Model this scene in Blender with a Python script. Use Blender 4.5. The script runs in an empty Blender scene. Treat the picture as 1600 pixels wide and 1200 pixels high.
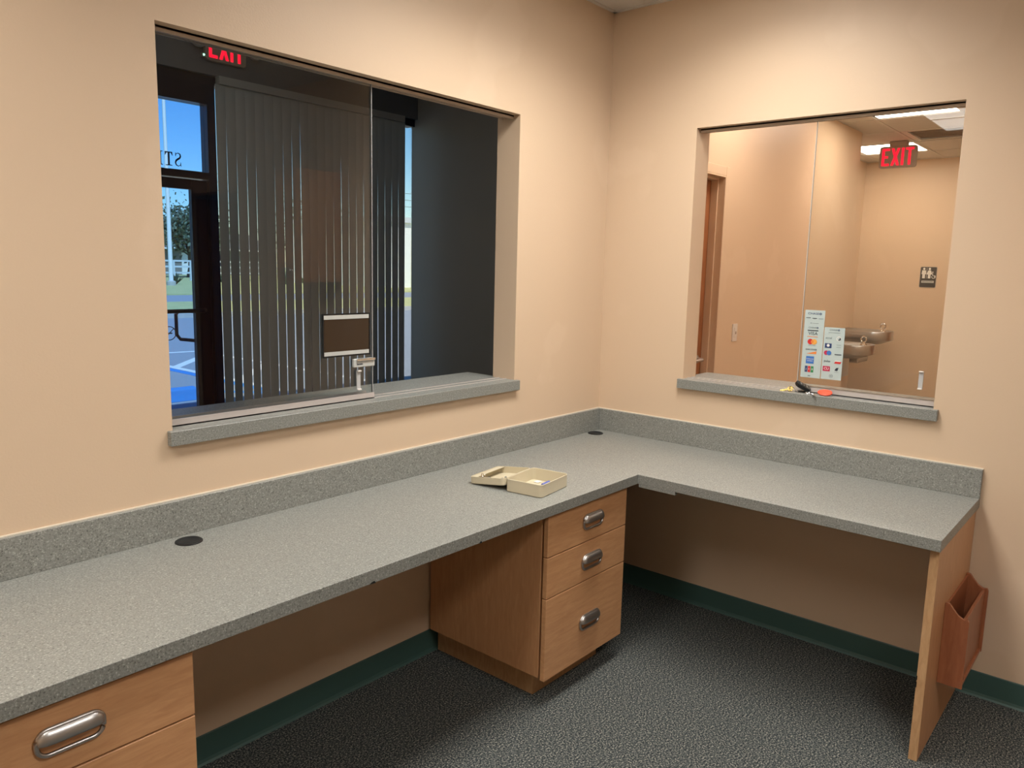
import bpy, bmesh, math, random
from mathutils import Vector, Matrix
random.seed(7)
PI = math.pi
sc = bpy.context.scene
COL = sc.collection

# ------------------------------------------------------------------ camera
cam_d = bpy.data.cameras.new('camera'); cam = bpy.data.objects.new('camera', cam_d); COL.objects.link(cam)
CAM = Vector((-3.2227, -2.145, 1.562))
_r = Vector((0.647996, -0.76129725, 0.02297133)); _u = Vector((0.09930519, 0.1143518, 0.98846454)); _f = Vector((0.75514215, 0.63823989, -0.14970028))
cam.matrix_world = Matrix(((_r.x, _u.x, -_f.x, CAM.x), (_r.y, _u.y, -_f.y, CAM.y), (_r.z, _u.z, -_f.z, CAM.z), (0, 0, 0, 1)))
cam_d.sensor_width = 36; cam_d.lens = 1201.547 / 1600 * 36; cam_d.clip_start = 0.05; cam_d.clip_end = 500
sc.camera = cam

# ------------------------------------------------------------------ world, sun, exposure
w = bpy.data.worlds.new('world'); sc.world = w; w.use_nodes = True
nt = w.node_tree; nt.nodes.clear()
sky = nt.nodes.new('ShaderNodeTexSky'); sky.sky_type = 'NISHITA'; sky.sun_disc = False
sky.sun_elevation = math.radians(38); sky.sun_rotation = math.radians(200); sky.altitude = 0; sky.dust_density = 0.3; sky.ozone_density = 3.0
hs = nt.nodes.new('ShaderNodeHueSaturation'); hs.inputs['Saturation'].default_value = 1.3
bg = nt.nodes.new('ShaderNodeBackground'); bg.inputs['Strength'].default_value = 0.15
wo = nt.nodes.new('ShaderNodeOutputWorld')
nt.links.new(sky.outputs[0], hs.inputs['Color']); nt.links.new(hs.outputs[0], bg.inputs[0]); nt.links.new(bg.outputs[0], wo.inputs[0])
sun_d = bpy.data.lights.new('sun', 'SUN'); sun_d.energy = 5.0; sun_d.angle = 0.01; sun_d.color = (1, 0.93, 0.82)
sun = bpy.data.objects.new('sun', sun_d); COL.objects.link(sun); sun.location = (0, 0, 30)
sun.rotation_euler = Vector((0.2, 0.5, -0.82)).to_track_quat('-Z', 'Y').to_euler()
TROFFER = 6.0           # glow of the office light lenses
PANEL_W = 29.0         # watts of each office parabolic troffer (narrow beam)
HALL_TROFFER = 15.0
sc.view_settings.view_transform = 'Standard'; sc.view_settings.look = 'None'
sc.view_settings.exposure = 0.0; sc.view_settings.gamma = 1.0; sc.view_settings.use_curve_mapping = False

# ------------------------------------------------------------------ material helpers
def srgb(r, g, b):
    f = lambda c: (c / 255 / 12.92) if c / 255 <= 0.04045 else ((c / 255 + 0.055) / 1.055) ** 2.4
    return (f(r), f(g), f(b), 1)
def new_mat(name):
    m = bpy.data.materials.new(name); m.use_nodes = True
    n = m.node_tree; b = n.nodes['Principled BSDF']
    return m, n, b
def plain(name, col, rough=0.5, metal=0.0, spec=0.5, var=0.04, scale=30.0, emit=None, estr=0.0, bump=0.0, aniso=None):
    m, n, b = new_mat(name)
    b.inputs['Roughness'].default_value = rough; b.inputs['Metallic'].default_value = metal
    b.inputs['Specular IOR Level'].default_value = spec
    tc = n.nodes.new('ShaderNodeTexCoord')
    no = n.nodes.new('ShaderNodeTexNoise'); no.inputs['Scale'].default_value = scale; no.inputs['Detail'].default_value = 3
    if aniso:
        mp = n.nodes.new('ShaderNodeMapping'); mp.inputs['Scale'].default_value = aniso
        n.links.new(tc.outputs['Object'], mp.inputs[0]); n.links.new(mp.outputs[0], no.inputs['Vector'])
    else:
        n.links.new(tc.outputs['Object'], no.inputs['Vector'])
    mx = n.nodes.new('ShaderNodeMix'); mx.data_type = 'RGBA'
    c = Vector(col[:3])
    mx.inputs[6].default_value = (*(c * (1 - var)), 1); mx.inputs[7].default_value = (*(c * (1 + var)), 1)
    n.links.new(no.outputs['Fac'], mx.inputs[0]); n.links.new(mx.outputs[2], b.inputs['Base Color'])
    if emit:
        b.inputs['Emission Color'].default_value = emit; b.inputs['Emission Strength'].default_value = estr
    if bump:
        bp = n.nodes.new('ShaderNodeBump'); bp.inputs['Strength'].default_value = bump; bp.inputs['Distance'].default_value = 0.002
        n.links.new(no.outputs['Fac'], bp.inputs['Height']); n.links.new(bp.outputs[0], b.inputs['Normal'])
    return m
def ramp(n, fac, stops):
    r = n.nodes.new('ShaderNodeValToRGB'); e = r.color_ramp.elements
    while len(e) < len(stops): e.new(0.5)
    for i, (p, c) in enumerate(stops): e[i].position = p; e[i].color = c
    n.links.new(fac, r.inputs[0]); return r
M = {}
# painted drywall with orange-peel relief and a few touch-up patches
def paint(name, col, patch):
    m, n, b = new_mat(name); b.inputs['Roughness'].default_value = 0.42; b.inputs['Specular IOR Level'].default_value = 0.35
    tc = n.nodes.new('ShaderNodeTexCoord')
    big = n.nodes.new('ShaderNodeTexNoise'); big.inputs['Scale'].default_value = 1.7; big.inputs['Detail'].default_value = 5; big.inputs['Roughness'].default_value = 0.45
    n.links.new(tc.outputs['Object'], big.inputs['Vector'])
    c = Vector(col[:3]); p = Vector(patch[:3])
    r = ramp(n, big.outputs['Fac'], [(0.0, (*c, 1)), (0.60, (*c, 1)), (0.625, (*p, 1)), (1.0, (*p, 1))])
    n.links.new(r.outputs[0], b.inputs['Base Color'])
    fine = n.nodes.new('ShaderNodeTexNoise'); fine.inputs['Scale'].default_value = 160; fine.inputs['Detail'].default_value = 2
    n.links.new(tc.outputs['Object'], fine.inputs['Vector'])
    bp = n.nodes.new('ShaderNodeBump'); bp.inputs['Strength'].default_value = 0.12; bp.inputs['Distance'].default_value = 0.002
    n.links.new(fine.outputs['Fac'], bp.inputs['Height']); n.links.new(bp.outputs[0], b.inputs['Normal'])
    return m
M['wall'] = paint('beige_paint', (0.68, 0.515, 0.365), (0.70, 0.535, 0.385))
M['lobby_wall'] = plain('grey_paint', (0.40, 0.385, 0.35), 0.6, var=0.03, scale=3)
M['lobby_grey'] = plain('lobby_grey_blue', (0.16, 0.17, 0.20), 0.6, var=0.03, scale=3)
M['lobby_beige'] = plain('lobby_beige', (0.42, 0.34, 0.25), 0.6, var=0.03, scale=3)
# speckled grey laminate
def laminate(name, dark, mid, light, rough):
    m, n, b = new_mat(name); b.inputs['Roughness'].default_value = rough
    tc = n.nodes.new('ShaderNodeTexCoord')
    v = n.nodes.new('ShaderNodeTexNoise'); v.inputs['Scale'].default_value = 230; v.inputs['Detail'].default_value = 2.5; v.inputs['Roughness'].default_value = 0.75
    n.links.new(tc.outputs['Object'], v.inputs['Vector'])
    r = ramp(n, v.outputs['Fac'], [(0.30, dark), (0.44, mid), (0.56, mid), (0.72, light)])
    n.links.new(r.outputs[0], b.inputs['Base Color']); return m
M['laminate'] = laminate('speckled_laminate', (0.065, 0.066, 0.061, 1), (0.24, 0.245, 0.226, 1), (0.51, 0.51, 0.48, 1), 0.40)
# carpet
m, n, b = new_mat('speckled_carpet'); b.inputs['Roughness'].default_value = 0.95; b.inputs['Specular IOR Level'].default_value = 0.1
tc = n.nodes.new('ShaderNodeTexCoord'); v = n.nodes.new('ShaderNodeTexNoise'); v.inputs['Scale'].default_value = 170; v.inputs['Detail'].default_value = 3; v.inputs['Roughness'].default_value = 0.8
n.links.new(tc.outputs['Object'], v.inputs['Vector'])
r = ramp(n, v.outputs['Fac'], [(0.36, (0.006, 0.009, 0.012, 1)), (0.47, (0.040, 0.050, 0.055, 1)), (0.55, (0.12, 0.128, 0.122, 1)), (0.65, (0.46, 0.43, 0.36, 1))])
n.links.new(r.outputs[0], b.inputs['Base Color'])
bp = n.nodes.new('ShaderNodeBump'); bp.inputs['Strength'].default_value = 0.4; bp.inputs['Distance'].default_value = 0.004
n.links.new(v.outputs['Fac'], bp.inputs['Height']); n.links.new(bp.outputs[0], b.inputs['Normal']); M['carpet'] = m
# wood
def wood(name, a, c, stretch, rough=0.38):
    m, n, b = new_mat(name); b.inputs['Roughness'].default_value = rough
    tc = n.nodes.new('ShaderNodeTexCoord'); mp = n.nodes.new('ShaderNodeMapping'); mp.inputs['Scale'].default_value = stretch
    n.links.new(tc.outputs['Object'], mp.inputs[0])
    no = n.nodes.new('ShaderNodeTexNoise'); no.inputs['Scale'].default_value = 9; no.inputs['Detail'].default_value = 6; no.inputs['Roughness'].default_value = 0.62; no.inputs['Distortion'].default_value = 0.6
    n.links.new(mp.outputs[0], no.inputs['Vector'])
    r = ramp(n, no.outputs['Fac'], [(0.28, a), (0.72, c)])
    n.links.new(r.outputs[0], b.inputs['Base Color']); return m
M['maple_h'] = wood('maple_drawer', (0.55, 0.275, 0.125, 1), (0.68, 0.375, 0.185, 1), (1.2, 6, 9))
M['maple_v'] = wood('maple_panel', (0.53, 0.265, 0.120, 1), (0.64, 0.345, 0.170, 1), (9, 9, 1.2))
M['maple_edge'] = wood('maple_edge', (0.46, 0.26, 0.12, 1), (0.62, 0.38, 0.20, 1), (9, 9, 2))
M['cherry'] = wood('cherry_wood', (0.29, 0.095, 0.042, 1), (0.39, 0.145, 0.066, 1), (8, 8, 1.2), 0.35)
M['door_wood'] = wood('hall_door_wood', (0.30, 0.11, 0.045, 1), (0.42, 0.18, 0.075, 1), (9, 9, 1))
M['green'] = plain('green_vinyl', (0.05, 0.105, 0.094), 0.45, var=0.06, scale=8)
M['tile'] = plain('ceiling_tile', (0.66, 0.62, 0.57), 0.9, var=0.10, scale=160, bump=0.5)
M['tbar'] = plain('white_tbar', (0.66, 0.63, 0.59), 0.45, var=0.02)
M['nickel'] = plain('brushed_nickel', (0.52, 0.50, 0.49), 0.36, 1.0, var=0.06, scale=60, aniso=(1, 8, 8))
M['steel'] = plain('stainless', (0.52, 0.54, 0.57), 0.28, 1.0, var=0.05, scale=40)
M['chrome'] = plain('chrome', (0.85, 0.85, 0.85), 0.08, 1.0, var=0.01)
M['black'] = plain('black_plastic', (0.008, 0.008, 0.009), 0.38, var=0.1)
M['void'] = plain('dark_recess', (0.004, 0.004, 0.004), 0.9)
M['track'] = plain('pale_aluminium', (0.62, 0.57, 0.55), 0.38, 0.35, var=0.02)
M['taupe'] = plain('taupe_track', (0.58, 0.48, 0.39), 0.45, 0.05, var=0.03)
M['cream'] = plain('cream_enamel', (0.62, 0.55, 0.40), 0.33, var=0.02)
M['paper'] = plain('paper_white', (0.78, 0.76, 0.72), 0.7, var=0.02)
M['blue_note'] = plain('blue_cap', (0.10, 0.13, 0.42), 0.4)
M['caulk'] = plain('caulk', (0.78, 0.70, 0.58), 0.6, var=0.02)
M['white_plastic'] = plain('white_plastic', (0.75, 0.70, 0.66), 0.35, var=0.01)
M['frame_dark'] = plain('dark_bronze_aluminium', (0.012, 0.013, 0.032), 0.32, 0.3, var=0.08)
M['vane'] = plain('grey_vane', (0.54, 0.57, 0.60), 0.55, var=0.04, scale=20)
_n = M['vane'].node_tree; _b = _n.nodes['Principled BSDF']; _o = [q for q in _n.nodes if q.type == 'OUTPUT_MATERIAL'][0]
_t = _n.nodes.new('ShaderNodeBsdfTranslucent'); _t.inputs[0].default_value = (0.42, 0.42, 0.40, 1); _m = _n.nodes.new('ShaderNodeMixShader'); _m.inputs[0].default_value = 0.30
_n.links.new(_b.outputs[0], _m.inputs[1]); _n.links.new(_t.outputs[0], _m.inputs[2]); _n.links.new(_m.outputs[0], _o.inputs[0])
M['lobby_floor'] = plain('lobby_carpet', (0.06, 0.065, 0.065), 0.9, var=0.3, scale=90)
M['hall_floor'] = plain('hall_floor', (0.30, 0.25, 0.20), 0.6, var=0.12, scale=60)
M['sticker'] = plain('pale_sticker', (0.50, 0.585, 0.575), 0.5, var=0.01)
M['ink'] = plain('dark_ink', (0.02, 0.03, 0.05), 0.5)
M['ink_grey'] = plain('grey_ink', (0.22, 0.27, 0.29), 0.5)
M['red_ink'] = plain('red_ink', (0.62, 0.03, 0.03), 0.5)
M['orange_ink'] = plain('orange_ink', (0.80, 0.24, 0.05), 0.5)
M['amber_ink'] = plain('amber_ink', (0.85, 0.40, 0.08), 0.5)
M['blue_ink'] = plain('blue_ink', (0.05, 0.17, 0.50), 0.5)
M['navy_ink'] = plain('navy_ink', (0.03, 0.055, 0.16), 0.5)
M['green_ink'] = plain('green_ink', (0.04, 0.25, 0.09), 0.5)
M['white_ink'] = plain('white_ink', (0.80, 0.78, 0.74), 0.5)
M['magenta_ink'] = plain('crimson_ink', (0.50, 0.03, 0.09), 0.5)
M['sign_grey'] = plain('sign_charcoal', (0.035, 0.035, 0.035), 0.45)
M['exit_body'] = plain('exit_housing', (0.42, 0.36, 0.31), 0.45)
M['exit_red'] = plain('exit_red', (0.5, 0.0, 0.02), 0.4, emit=(1, 0.005, 0.03, 1), estr=1.5)
M['exit_halo'] = plain('exit_rim', (0.6, 0.05, 0.08), 0.4, emit=(1, 0.10, 0.14, 1), estr=1.1)
M['led_green'] = plain('green_led', (0.1, 0.5, 0.3), 0.4, emit=(0.4, 1, 0.75, 1), estr=3)
M['brown_sign'] = plain('brown_gloss', (0.040, 0.024, 0.014), 0.10, var=0.02)
M['silver'] = plain('silver_strip', (0.55, 0.56, 0.54), 0.4, 0.1, var=0.01)
M['brass'] = plain('brass_key', (0.78, 0.58, 0.20), 0.25, 1.0)
M['red_tag'] = plain('red_tag', (0.85, 0.10, 0.045), 0.35, var=0.02)
M['acrylic'] = plain('clear_acrylic', (0.50, 0.50, 0.50), 0.15, var=0.01)
M['lens'] = plain('lit_lens', (0.9, 0.9, 0.9), 0.4, emit=(1.0, 0.97, 0.91, 1), estr=TROFFER)
M['lobby_fill_lens'] = plain('fill_lens_lobby', (0.9, 0.9, 0.9), 0.4, emit=(1.0, 0.92, 0.80, 1), estr=6.0)  # glow of the added lobby fill panel
M['hall_lens'] = plain('lit_lens_hall', (0.9, 0.9, 0.9), 0.4, emit=(1.0, 0.84, 0.68, 1), estr=HALL_TROFFER)
# exterior
M['asphalt'] = plain('asphalt', (0.33, 0.36, 0.41), 0.9, var=0.22, scale=25)
M['concrete'] = plain('concrete', (0.50, 0.49, 0.46), 0.85, var=0.1, scale=6)
M['stripe_white'] = plain('white_road_paint', (0.85, 0.86, 0.86), 0.7, var=0.04)
M['stripe_blue'] = plain('blue_road_paint', (0.05, 0.28, 0.72), 0.6, var=0.05)
M['grass'] = plain('grass', (0.55, 0.55, 0.25), 0.95, var=0.25, scale=2)
M['leaf'] = plain('tree_leaf', (0.12, 0.16, 0.11), 0.7, var=0.4, scale=2)
M['agave'] = plain('spiky_leaf', (0.05, 0.10, 0.07), 0.6, var=0.3, scale=4)
M['bark'] = plain('bark', (0.09, 0.075, 0.06), 0.9, var=0.3, scale=8)
M['fence'] = plain('white_fence', (0.62, 0.66, 0.70), 0.6)
M['house'] = plain('house_stucco', (0.22, 0.22, 0.22), 0.8)
M['roof'] = plain('roof_shingle', (0.16, 0.15, 0.15), 0.9, var=0.2, scale=6)
M['pole'] = plain('white_pole', (0.85, 0.86, 0.86), 0.4, var=0.01)
M['stucco'] = plain('exterior_stucco', (0.5, 0.46, 0.40), 0.9)
# thin glass: clear straight-through plus a Fresnel mirror coat
def glass(name, tint, ior=1.45):
    m = bpy.data.materials.new(name); m.use_nodes = True; n = m.node_tree; n.nodes.clear()
    out = n.nodes.new('ShaderNodeOutputMaterial'); mix = n.nodes.new('ShaderNodeMixShader')
    t = n.nodes.new('ShaderNodeBsdfTransparent'); t.inputs[0].default_value = tint
    g = n.nodes.new('ShaderNodeBsdfGlossy'); g.inputs['Roughness'].default_value = 0.0; g.inputs[0].default_value = (1, 1, 1, 1)
    fr = n.nodes.new('ShaderNodeFresnel'); fr.inputs[0].default_value = ior
    n.links.new(fr.outputs[0], mix.inputs[0]); n.links.new(t.outputs[0], mix.inputs[1]); n.links.new(g.outputs[0], mix.inputs[2]); n.links.new(mix.outputs[0], out.inputs[0])
    return m
M['glass'] = glass('window_glass', (0.96, 0.98, 0.97, 1))
M['tint_glass'] = glass('storefront_glass', (0.62, 0.80, 1.0, 1))

# ------------------------------------------------------------------ geometry helpers
def box(bm, x0, x1, y0, y1, z0, z1, bev=0.0, seg=1):
    b2 = bmesh.new(); bmesh.ops.create_cube(b2, size=1)
    for vtx in b2.verts:
        vtx.co = Vector((x0 + (vtx.co.x + .5) * (x1 - x0), y0 + (vtx.co.y + .5) * (y1 - y0), z0 + (vtx.co.z + .5) * (z1 - z0)))
    if bev: bmesh.ops.bevel(b2, geom=b2.edges[:], offset=bev, segments=seg, affect='EDGES', profile=0.5)
    merge(bm, b2); return bm
def merge(bm, b2, mat=None):
    if mat is not None: bmesh.ops.transform(b2, matrix=mat, verts=b2.verts)
    me = bpy.data.meshes.new('tmp'); b2.to_mesh(me); b2.free(); bm.from_mesh(me); bpy.data.meshes.remove(me)
def bx(*a, **k): return box(bmesh.new(), *a, **k)
def prism(bm, pts, lo, hi, axis='z', bev=0.0):
    """extrude a 2D outline along an axis. axis z: pts are (x,y); x: (y,z); y: (x,z)"""
    b2 = bmesh.new()
    def P(p, t): return (p[0], p[1], t) if axis == 'z' else ((t, p[0], p[1]) if axis == 'x' else (p[0], t, p[1]))
    a = [b2.verts.new(P(p, lo)) for p in pts]; c = [b2.verts.new(P(p, hi)) for p in pts]
    b2.faces.new(a); b2.faces.new(c)
    for i in range(len(pts)): b2.faces.new((a[i], a[(i + 1) % len(pts)], c[(i + 1) % len(pts)], c[i]))
    bmesh.ops.recalc_face_normals(b2, faces=b2.faces[:])
    if bev: bmesh.ops.bevel(b2, geom=b2.edges[:], offset=bev, segments=2, affect='EDGES', profile=0.5)
    merge(bm, b2); return bm
def tube(bm, pts, rad, n=8, closed=False):
    """sweep a circle along points; rad may be a number or list"""
    b2 = bmesh.new(); pts = [Vector(p) for p in pts]; N = len(pts); rings = []
    up = Vector((0, 0, 1))
    for i, p in enumerate(pts):
        if closed: d = pts[(i + 1) % N] - pts[i - 1]
        else: d = pts[min(i + 1, N - 1)] - pts[max(i - 1, 0)]
        d.normalize()
        u = up if abs(d.dot(up)) < 0.95 else Vector((1, 0, 0))
        a = d.cross(u).normalized(); c = a.cross(d)
        r = rad[i] if isinstance(rad, (list, tuple)) else rad
        rings.append([b2.verts.new(p + (a * math.cos(t * 2 * PI / n) + c * math.sin(t * 2 * PI / n)) * r) for t in range(n)])
    for i in range(N if closed else N - 1):
        A, B = rings[i], rings[(i + 1) % N]
        for k in range(n): b2.faces.new((A[k], A[(k + 1) % n], B[(k + 1) % n], B[k]))
    if not closed: b2.faces.new(rings[0][::-1]); b2.faces.new(rings[-1])
    bmesh.ops.recalc_face_normals(b2, faces=b2.faces[:])
    merge(bm, b2); return bm
def lathe(bm, prof, n=24, axis='z', loc=(0, 0, 0)):
    b2 = bmesh.new(); rings = []
    for r, h in prof:
        ring = []
        for k in range(n):
            a = 2 * PI * k / n; c, s = r * math.cos(a), r * math.sin(a)
            p = (c, s, h) if axis == 'z' else ((h, c, s) if axis == 'x' else (c, h, s))
            ring.append(b2.verts.new(Vector(p) + Vector(loc)))
        rings.append(ring)
    for A, B in zip(rings, rings[1:]):
        for k in range(n): b2.faces.new((A[k], A[(k + 1) % n], B[(k + 1) % n], B[k]))
    b2.faces.new(rings[0]); b2.faces.new(rings[-1])
    bmesh.ops.recalc_face_normals(b2, faces=b2.faces[:]); merge(bm, b2); return bm
def rrect(x0, x1, y0, y1, r, n=5):
    out = []
    for cx, cy, a0 in ((x1 - r, y1 - r, 0), (x0 + r, y1 - r, 90), (x0 + r, y0 + r, 180), (x1 - r, y0 + r, 270)):
        for k in range(n + 1):
            a = math.radians(a0 + 90 * k / n); out.append((cx + r * math.cos(a), cy + r * math.sin(a)))
    return out
def obj(name, bm, mat, parent=None, smooth=False, xf=None):
    me = bpy.data.meshes.new(name)
    if xf is not None: bmesh.ops.transform(bm, matrix=xf, verts=bm.verts)
    bm.to_mesh(me); bm.free()
    if smooth:
        for p in me.polygons: p.use_smooth = True
        try: me.set_sharp_from_angle(angle=math.radians(40))
        except Exception: pass
    me.materials.append(M[mat] if isinstance(mat, str) else mat)
    o = bpy.data.objects.new(name, me); COL.objects.link(o)
    if parent is not None: attach(o, parent)
    return o
def attach(o, parent):
    o.parent = parent
    if parent.type == 'EMPTY' and not parent.get('_local'):
        o.matrix_parent_inverse = Matrix.Translation(parent.location).inverted()
def thing(name, label, cat, loc=(0, 0, 0), group=None, rz=0.0, local=False):
    o = bpy.data.objects.new(name, None); COL.objects.link(o); o.location = loc; o.rotation_euler = (0, 0, rz); o.empty_display_size = 0.1
    o['label'] = label; o['category'] = cat
    if group: o['group'] = group
    if local: o['_local'] = 1
    return o
def tag(o, label, cat, group=None):
    o['label'] = label; o['category'] = cat
    if group: o['group'] = group
    return o
def struct(name, bm, mat, label=None, parent=None):
    o = obj(name, bm, mat, parent)
    if parent is None:
        o['kind'] = 'structure'
        if label: o['label'] = label
    return o
def copy_part(o, parent=None):
    c = o.copy(); COL.objects.link(c)
    if parent is not None: c.parent = parent
    return c
_fonts = {}
def text_bm(s, size, xf, depth=0.0006, align='CENTER', sx=1.0):
    cu = bpy.data.curves.new('t', 'FONT'); cu.body = s; cu.size = size; cu.align_x = align; cu.align_y = 'CENTER'; cu.extrude = depth; cu.resolution_u = 3
    o = bpy.data.objects.new('t', cu); COL.objects.link(o)
    dg = bpy.context.evaluated_depsgraph_get(); me = bpy.data.meshes.new_from_object(o.evaluated_get(dg))
    bm = bmesh.new(); bm.from_mesh(me); bmesh.ops.transform(bm, matrix=xf @ Matrix.Diagonal((sx, 1, 1, 1)), verts=bm.verts)
    bpy.data.objects.remove(o); bpy.data.curves.remove(cu); bpy.data.meshes.remove(me)
    return bm
def face_negx(x, y, z):   # local X -> -Y, local Y -> Z, normal -> -X
    return Matrix(((0, 0, -1, x), (-1, 0, 0, y), (0, 1, 0, z), (0, 0, 0, 1)))
def face_negy(x, y, z):   # local X -> X, local Y -> Z, normal -> -Y
    return Matrix(((1, 0, 0, x), (0, 0, -1, y), (0, 1, 0, z), (0, 0, 0, 1)))

# ------------------------------------------------------------------ main dimensions
H = 0.762; CT = 0.038; D1 = 0.6206; D2 = 0.631; L2 = 1.6975; BS = 0.1076; BT = 0.019
CE = 2.7575; WT = 0.125
W1 = (-2.196, -0.6707, 1.0756, 2.193)       # lobby window in wall_left
W2 = (-1.5121, -0.4625, 1.0685, 2.193)      # hall window in wall_right
ST = 0.043                                  # sill thickness
XW, YS = -4.4, -4.5                         # far ends of the office
HX, HY0, AY = 5.7, -2.6, 0.49               # hall end wall, hall right wall, alcove wall
HC = 3.85                                   # hall wall outer corner
LY, LX0, LX1, LC = 3.2, -3.2, 1.70, 3.35   # lobby storefront plane, side walls, ceiling

# ------------------------------------------------------------------ shell
bm = bmesh.new()
box(bm, XW, W1[0], 0, WT, 0, LC); box(bm, W1[1], 0.0, 0, WT, 0, LC)
box(bm, W1[0], W1[1], 0, WT, 0, W1[2] - ST); box(bm, W1[0], W1[1], 0, WT, W1[3], LC)
struct('wall_left', bm, 'wall', 'beige painted wall around the wide lobby window')
bm = bmesh.new()
box(bm, 0, WT, -3.22, W2[0], 0, CE); box(bm, 0, WT, YS, -4.14, 0, CE); box(bm, 0, WT, -4.14, -3.22, 2.1, CE); box(bm, 0, WT, W2[1], 0, 0, CE)
box(bm, 0, WT, W2[0], W2[1], 0, W2[2] - ST); box(bm, 0, WT, W2[0], W2[1], W2[3], CE)
struct('wall_right', bm, 'wall', 'beige painted wall around the hallway window')
bm = bmesh.new(); box(bm, WT, 1.6, -4.5, -4.38, 0, CE); box(bm, WT, 1.6, -3.0, -2.88, 0, CE); box(bm, 1.5, 1.62, -4.38, -3.0, 0, CE); box(bm, WT, 1.6, -4.5, -2.88, CE, CE + .1)
struct('wall_closet', bm, 'lobby_wall', 'unlit room behind the open office doorway'); struct('floor_closet', bx(0, 1.6, -4.5, -2.88, -.05, 0), 'lobby_floor')
struct('wall_rear', bx(XW, WT, YS - 0.12, YS, 0, CE), 'wall')
struct('wall_entry', bx(XW - 0.12, XW, YS, WT, 0, CE), 'wall')
struct('floor', bx(XW, 0, YS, 0, -0.05, 0), 'carpet', 'dark speckled carpet')
# hall shell; door opening x .36..1.27
DX0, DX1, DH = 0.36, 1.27, 2.14
bm = bmesh.new(); box(bm, 0.0, DX0, 0, WT, 0, LC); box(bm, DX1, HC, 0, WT, 0, LC); box(bm, DX0, DX1, 0, WT, DH, LC)
box(bm, HC - WT, HC, WT, AY + .1, 0, LC); struct('wall_hall_left', bm, 'wall', 'beige hallway wall with a door')
struct('wall_alcove', bx(HC - WT, HX + .12, AY, AY + 0.12, 0, CE), 'wall')
FD0, FD1 = -1.33, -0.40
bm = bmesh.new(); box(bm, HX, HX + .12, FD1, AY, 0, CE); box(bm, HX, HX + .12, HY0, FD0, 0, CE); box(bm, HX, HX + .12, FD0, FD1, 2.13, CE)
struct('wall_hall_end', bm, 'wall', 'beige end wall of the hallway')
struct('wall_hall_right', bx(WT, HX + .12, HY0 - .12, HY0, 0, CE), 'wall')
struct('floor_hall', bx(0, HX + 0.12, HY0, AY, -0.05, -0.0), 'hall_floor')
# lobby shell
struct('wall_lobby_side', bx(LX1, LX1 + 0.12, WT, LY + 0.08, 0, LC), 'lobby_wall', 'dark grey side wall of the unlit lobby')
struct('wall_lobby_left', bx(LX0 - 0.12, LX0, WT, LY + 0.15, 0, LC), 'lobby_beige')
struct('floor_lobby', bx(LX0, LX1, WT, LY + 0.15, -0.05, 0), 'lobby_floor')
struct('ceiling_lobby', bx(LX0 - .12, LX1 + .12, WT, LY + 0.15, LC, LC + 0.1), 'tile')
struct('wall_lobby_front', bx(LX0, LX1, LY, LY + 0.15, 2.86, LC), 'lobby_grey')
struct('roof', bx(XW - 1, HX + 1, YS - 1, LY + 0.7, LC + 0.1, LC + 0.45), 'stucco')
# exterior walls close the rest of the building mass
struct('wall_exterior_end', bx(LX1 + .12, HX + 0.5, AY + .12, LY + .1, -.1, LC + .1), 'stucco')
struct('wall_exterior_left', bx(XW - 1, LX0 - .12, WT, LY + .15, -.1, LC + .1), 'stucco')

# baseboards
def base_prof(h=0.0965): return [(0, 0), (0.013, 0), (0.0075, 0.006), (0.0045, 0.016), (0.0035, h - 0.003), (0.002, h), (0, h)]
struct('baseboard_left', prism(bmesh.new(), [(-a, c) for a, c in base_prof()], XW, 0, 'x'), 'green', 'dark green vinyl cove base')
struct('baseboard_right', prism(bmesh.new(), [(-a, c) for a, c in base_prof()], -3.16, 0, 'y'), 'green', 'dark green vinyl cove base')
struct('baseboard_rear', prism(bmesh.new(), [(YS + a, c) for a, c in base_prof()], XW, 0, 'x'), 'green')

# ceilings with lay-in tiles
def ceiling(name, x0, x1, y0, y1, gx, gy, skip, z=CE):
    """gx, gy: one grid line in x and y; skip: set of (i,j) cells with a lamp or vent"""
    deck = struct(name, bx(x0, x1, y0, y1, z + 0.16, z + 0.2), 'tile', 'white lay-in tile ceiling')
    P = 0.61; bars = bmesh.new()
    i0 = math.floor((x0 - gx) / P); i1 = math.ceil((x1 - gx) / P); j0 = math.floor((y0 - gy) / P); j1 = math.ceil((y1 - gy) / P)
    shared = {}
    for i in range(i0, i1):
        for j in range(j0, j1):
            if (i, j) in skip: continue
            a0, a1 = max(gx + i * P, x0), min(gx + (i + 1) * P, x1); b0, b1 = max(gy + j * P, y0), min(gy + (j + 1) * P, y1)
            if a1 - a0 < .03 or b1 - b0 < .03: continue
            key = (round(a1 - a0, 3), round(b1 - b0, 3))
            if key not in shared:
                o = obj('ceiling_tile', bx(0.006, a1 - a0 - .006, .006, b1 - b0 - .006, 0, 0.015, bev=0.003), 'tile', deck); shared[key] = o
            else:
                o = copy_part(shared[key], deck)
            o.location = (a0, b0, z + 0.003)
    for i in range(i0, i1 + 1):
        X = gx + i * P
        if x0 < X < x1: box(bars, X - .012, X + .012, y0, y1, z, z + 0.004)
    for j in range(j0, j1 + 1):
        Y = gy + j * P
        if y0 < Y < y1: box(bars, x0, x1, Y - .012, Y + .012, z, z + 0.0035)
    for a in ((x0, x0 + .02, y0, y1), (x1 - .02, x1, y0, y1), (x0, x1, y0, y0 + .02), (x0, x1, y1 - .02, y1)): box(bars, *a, z - 0.002, z + 0.003)
    obj('ceiling_grid', bars, 'tbar', deck)
    # plenum sides
    return deck
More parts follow.
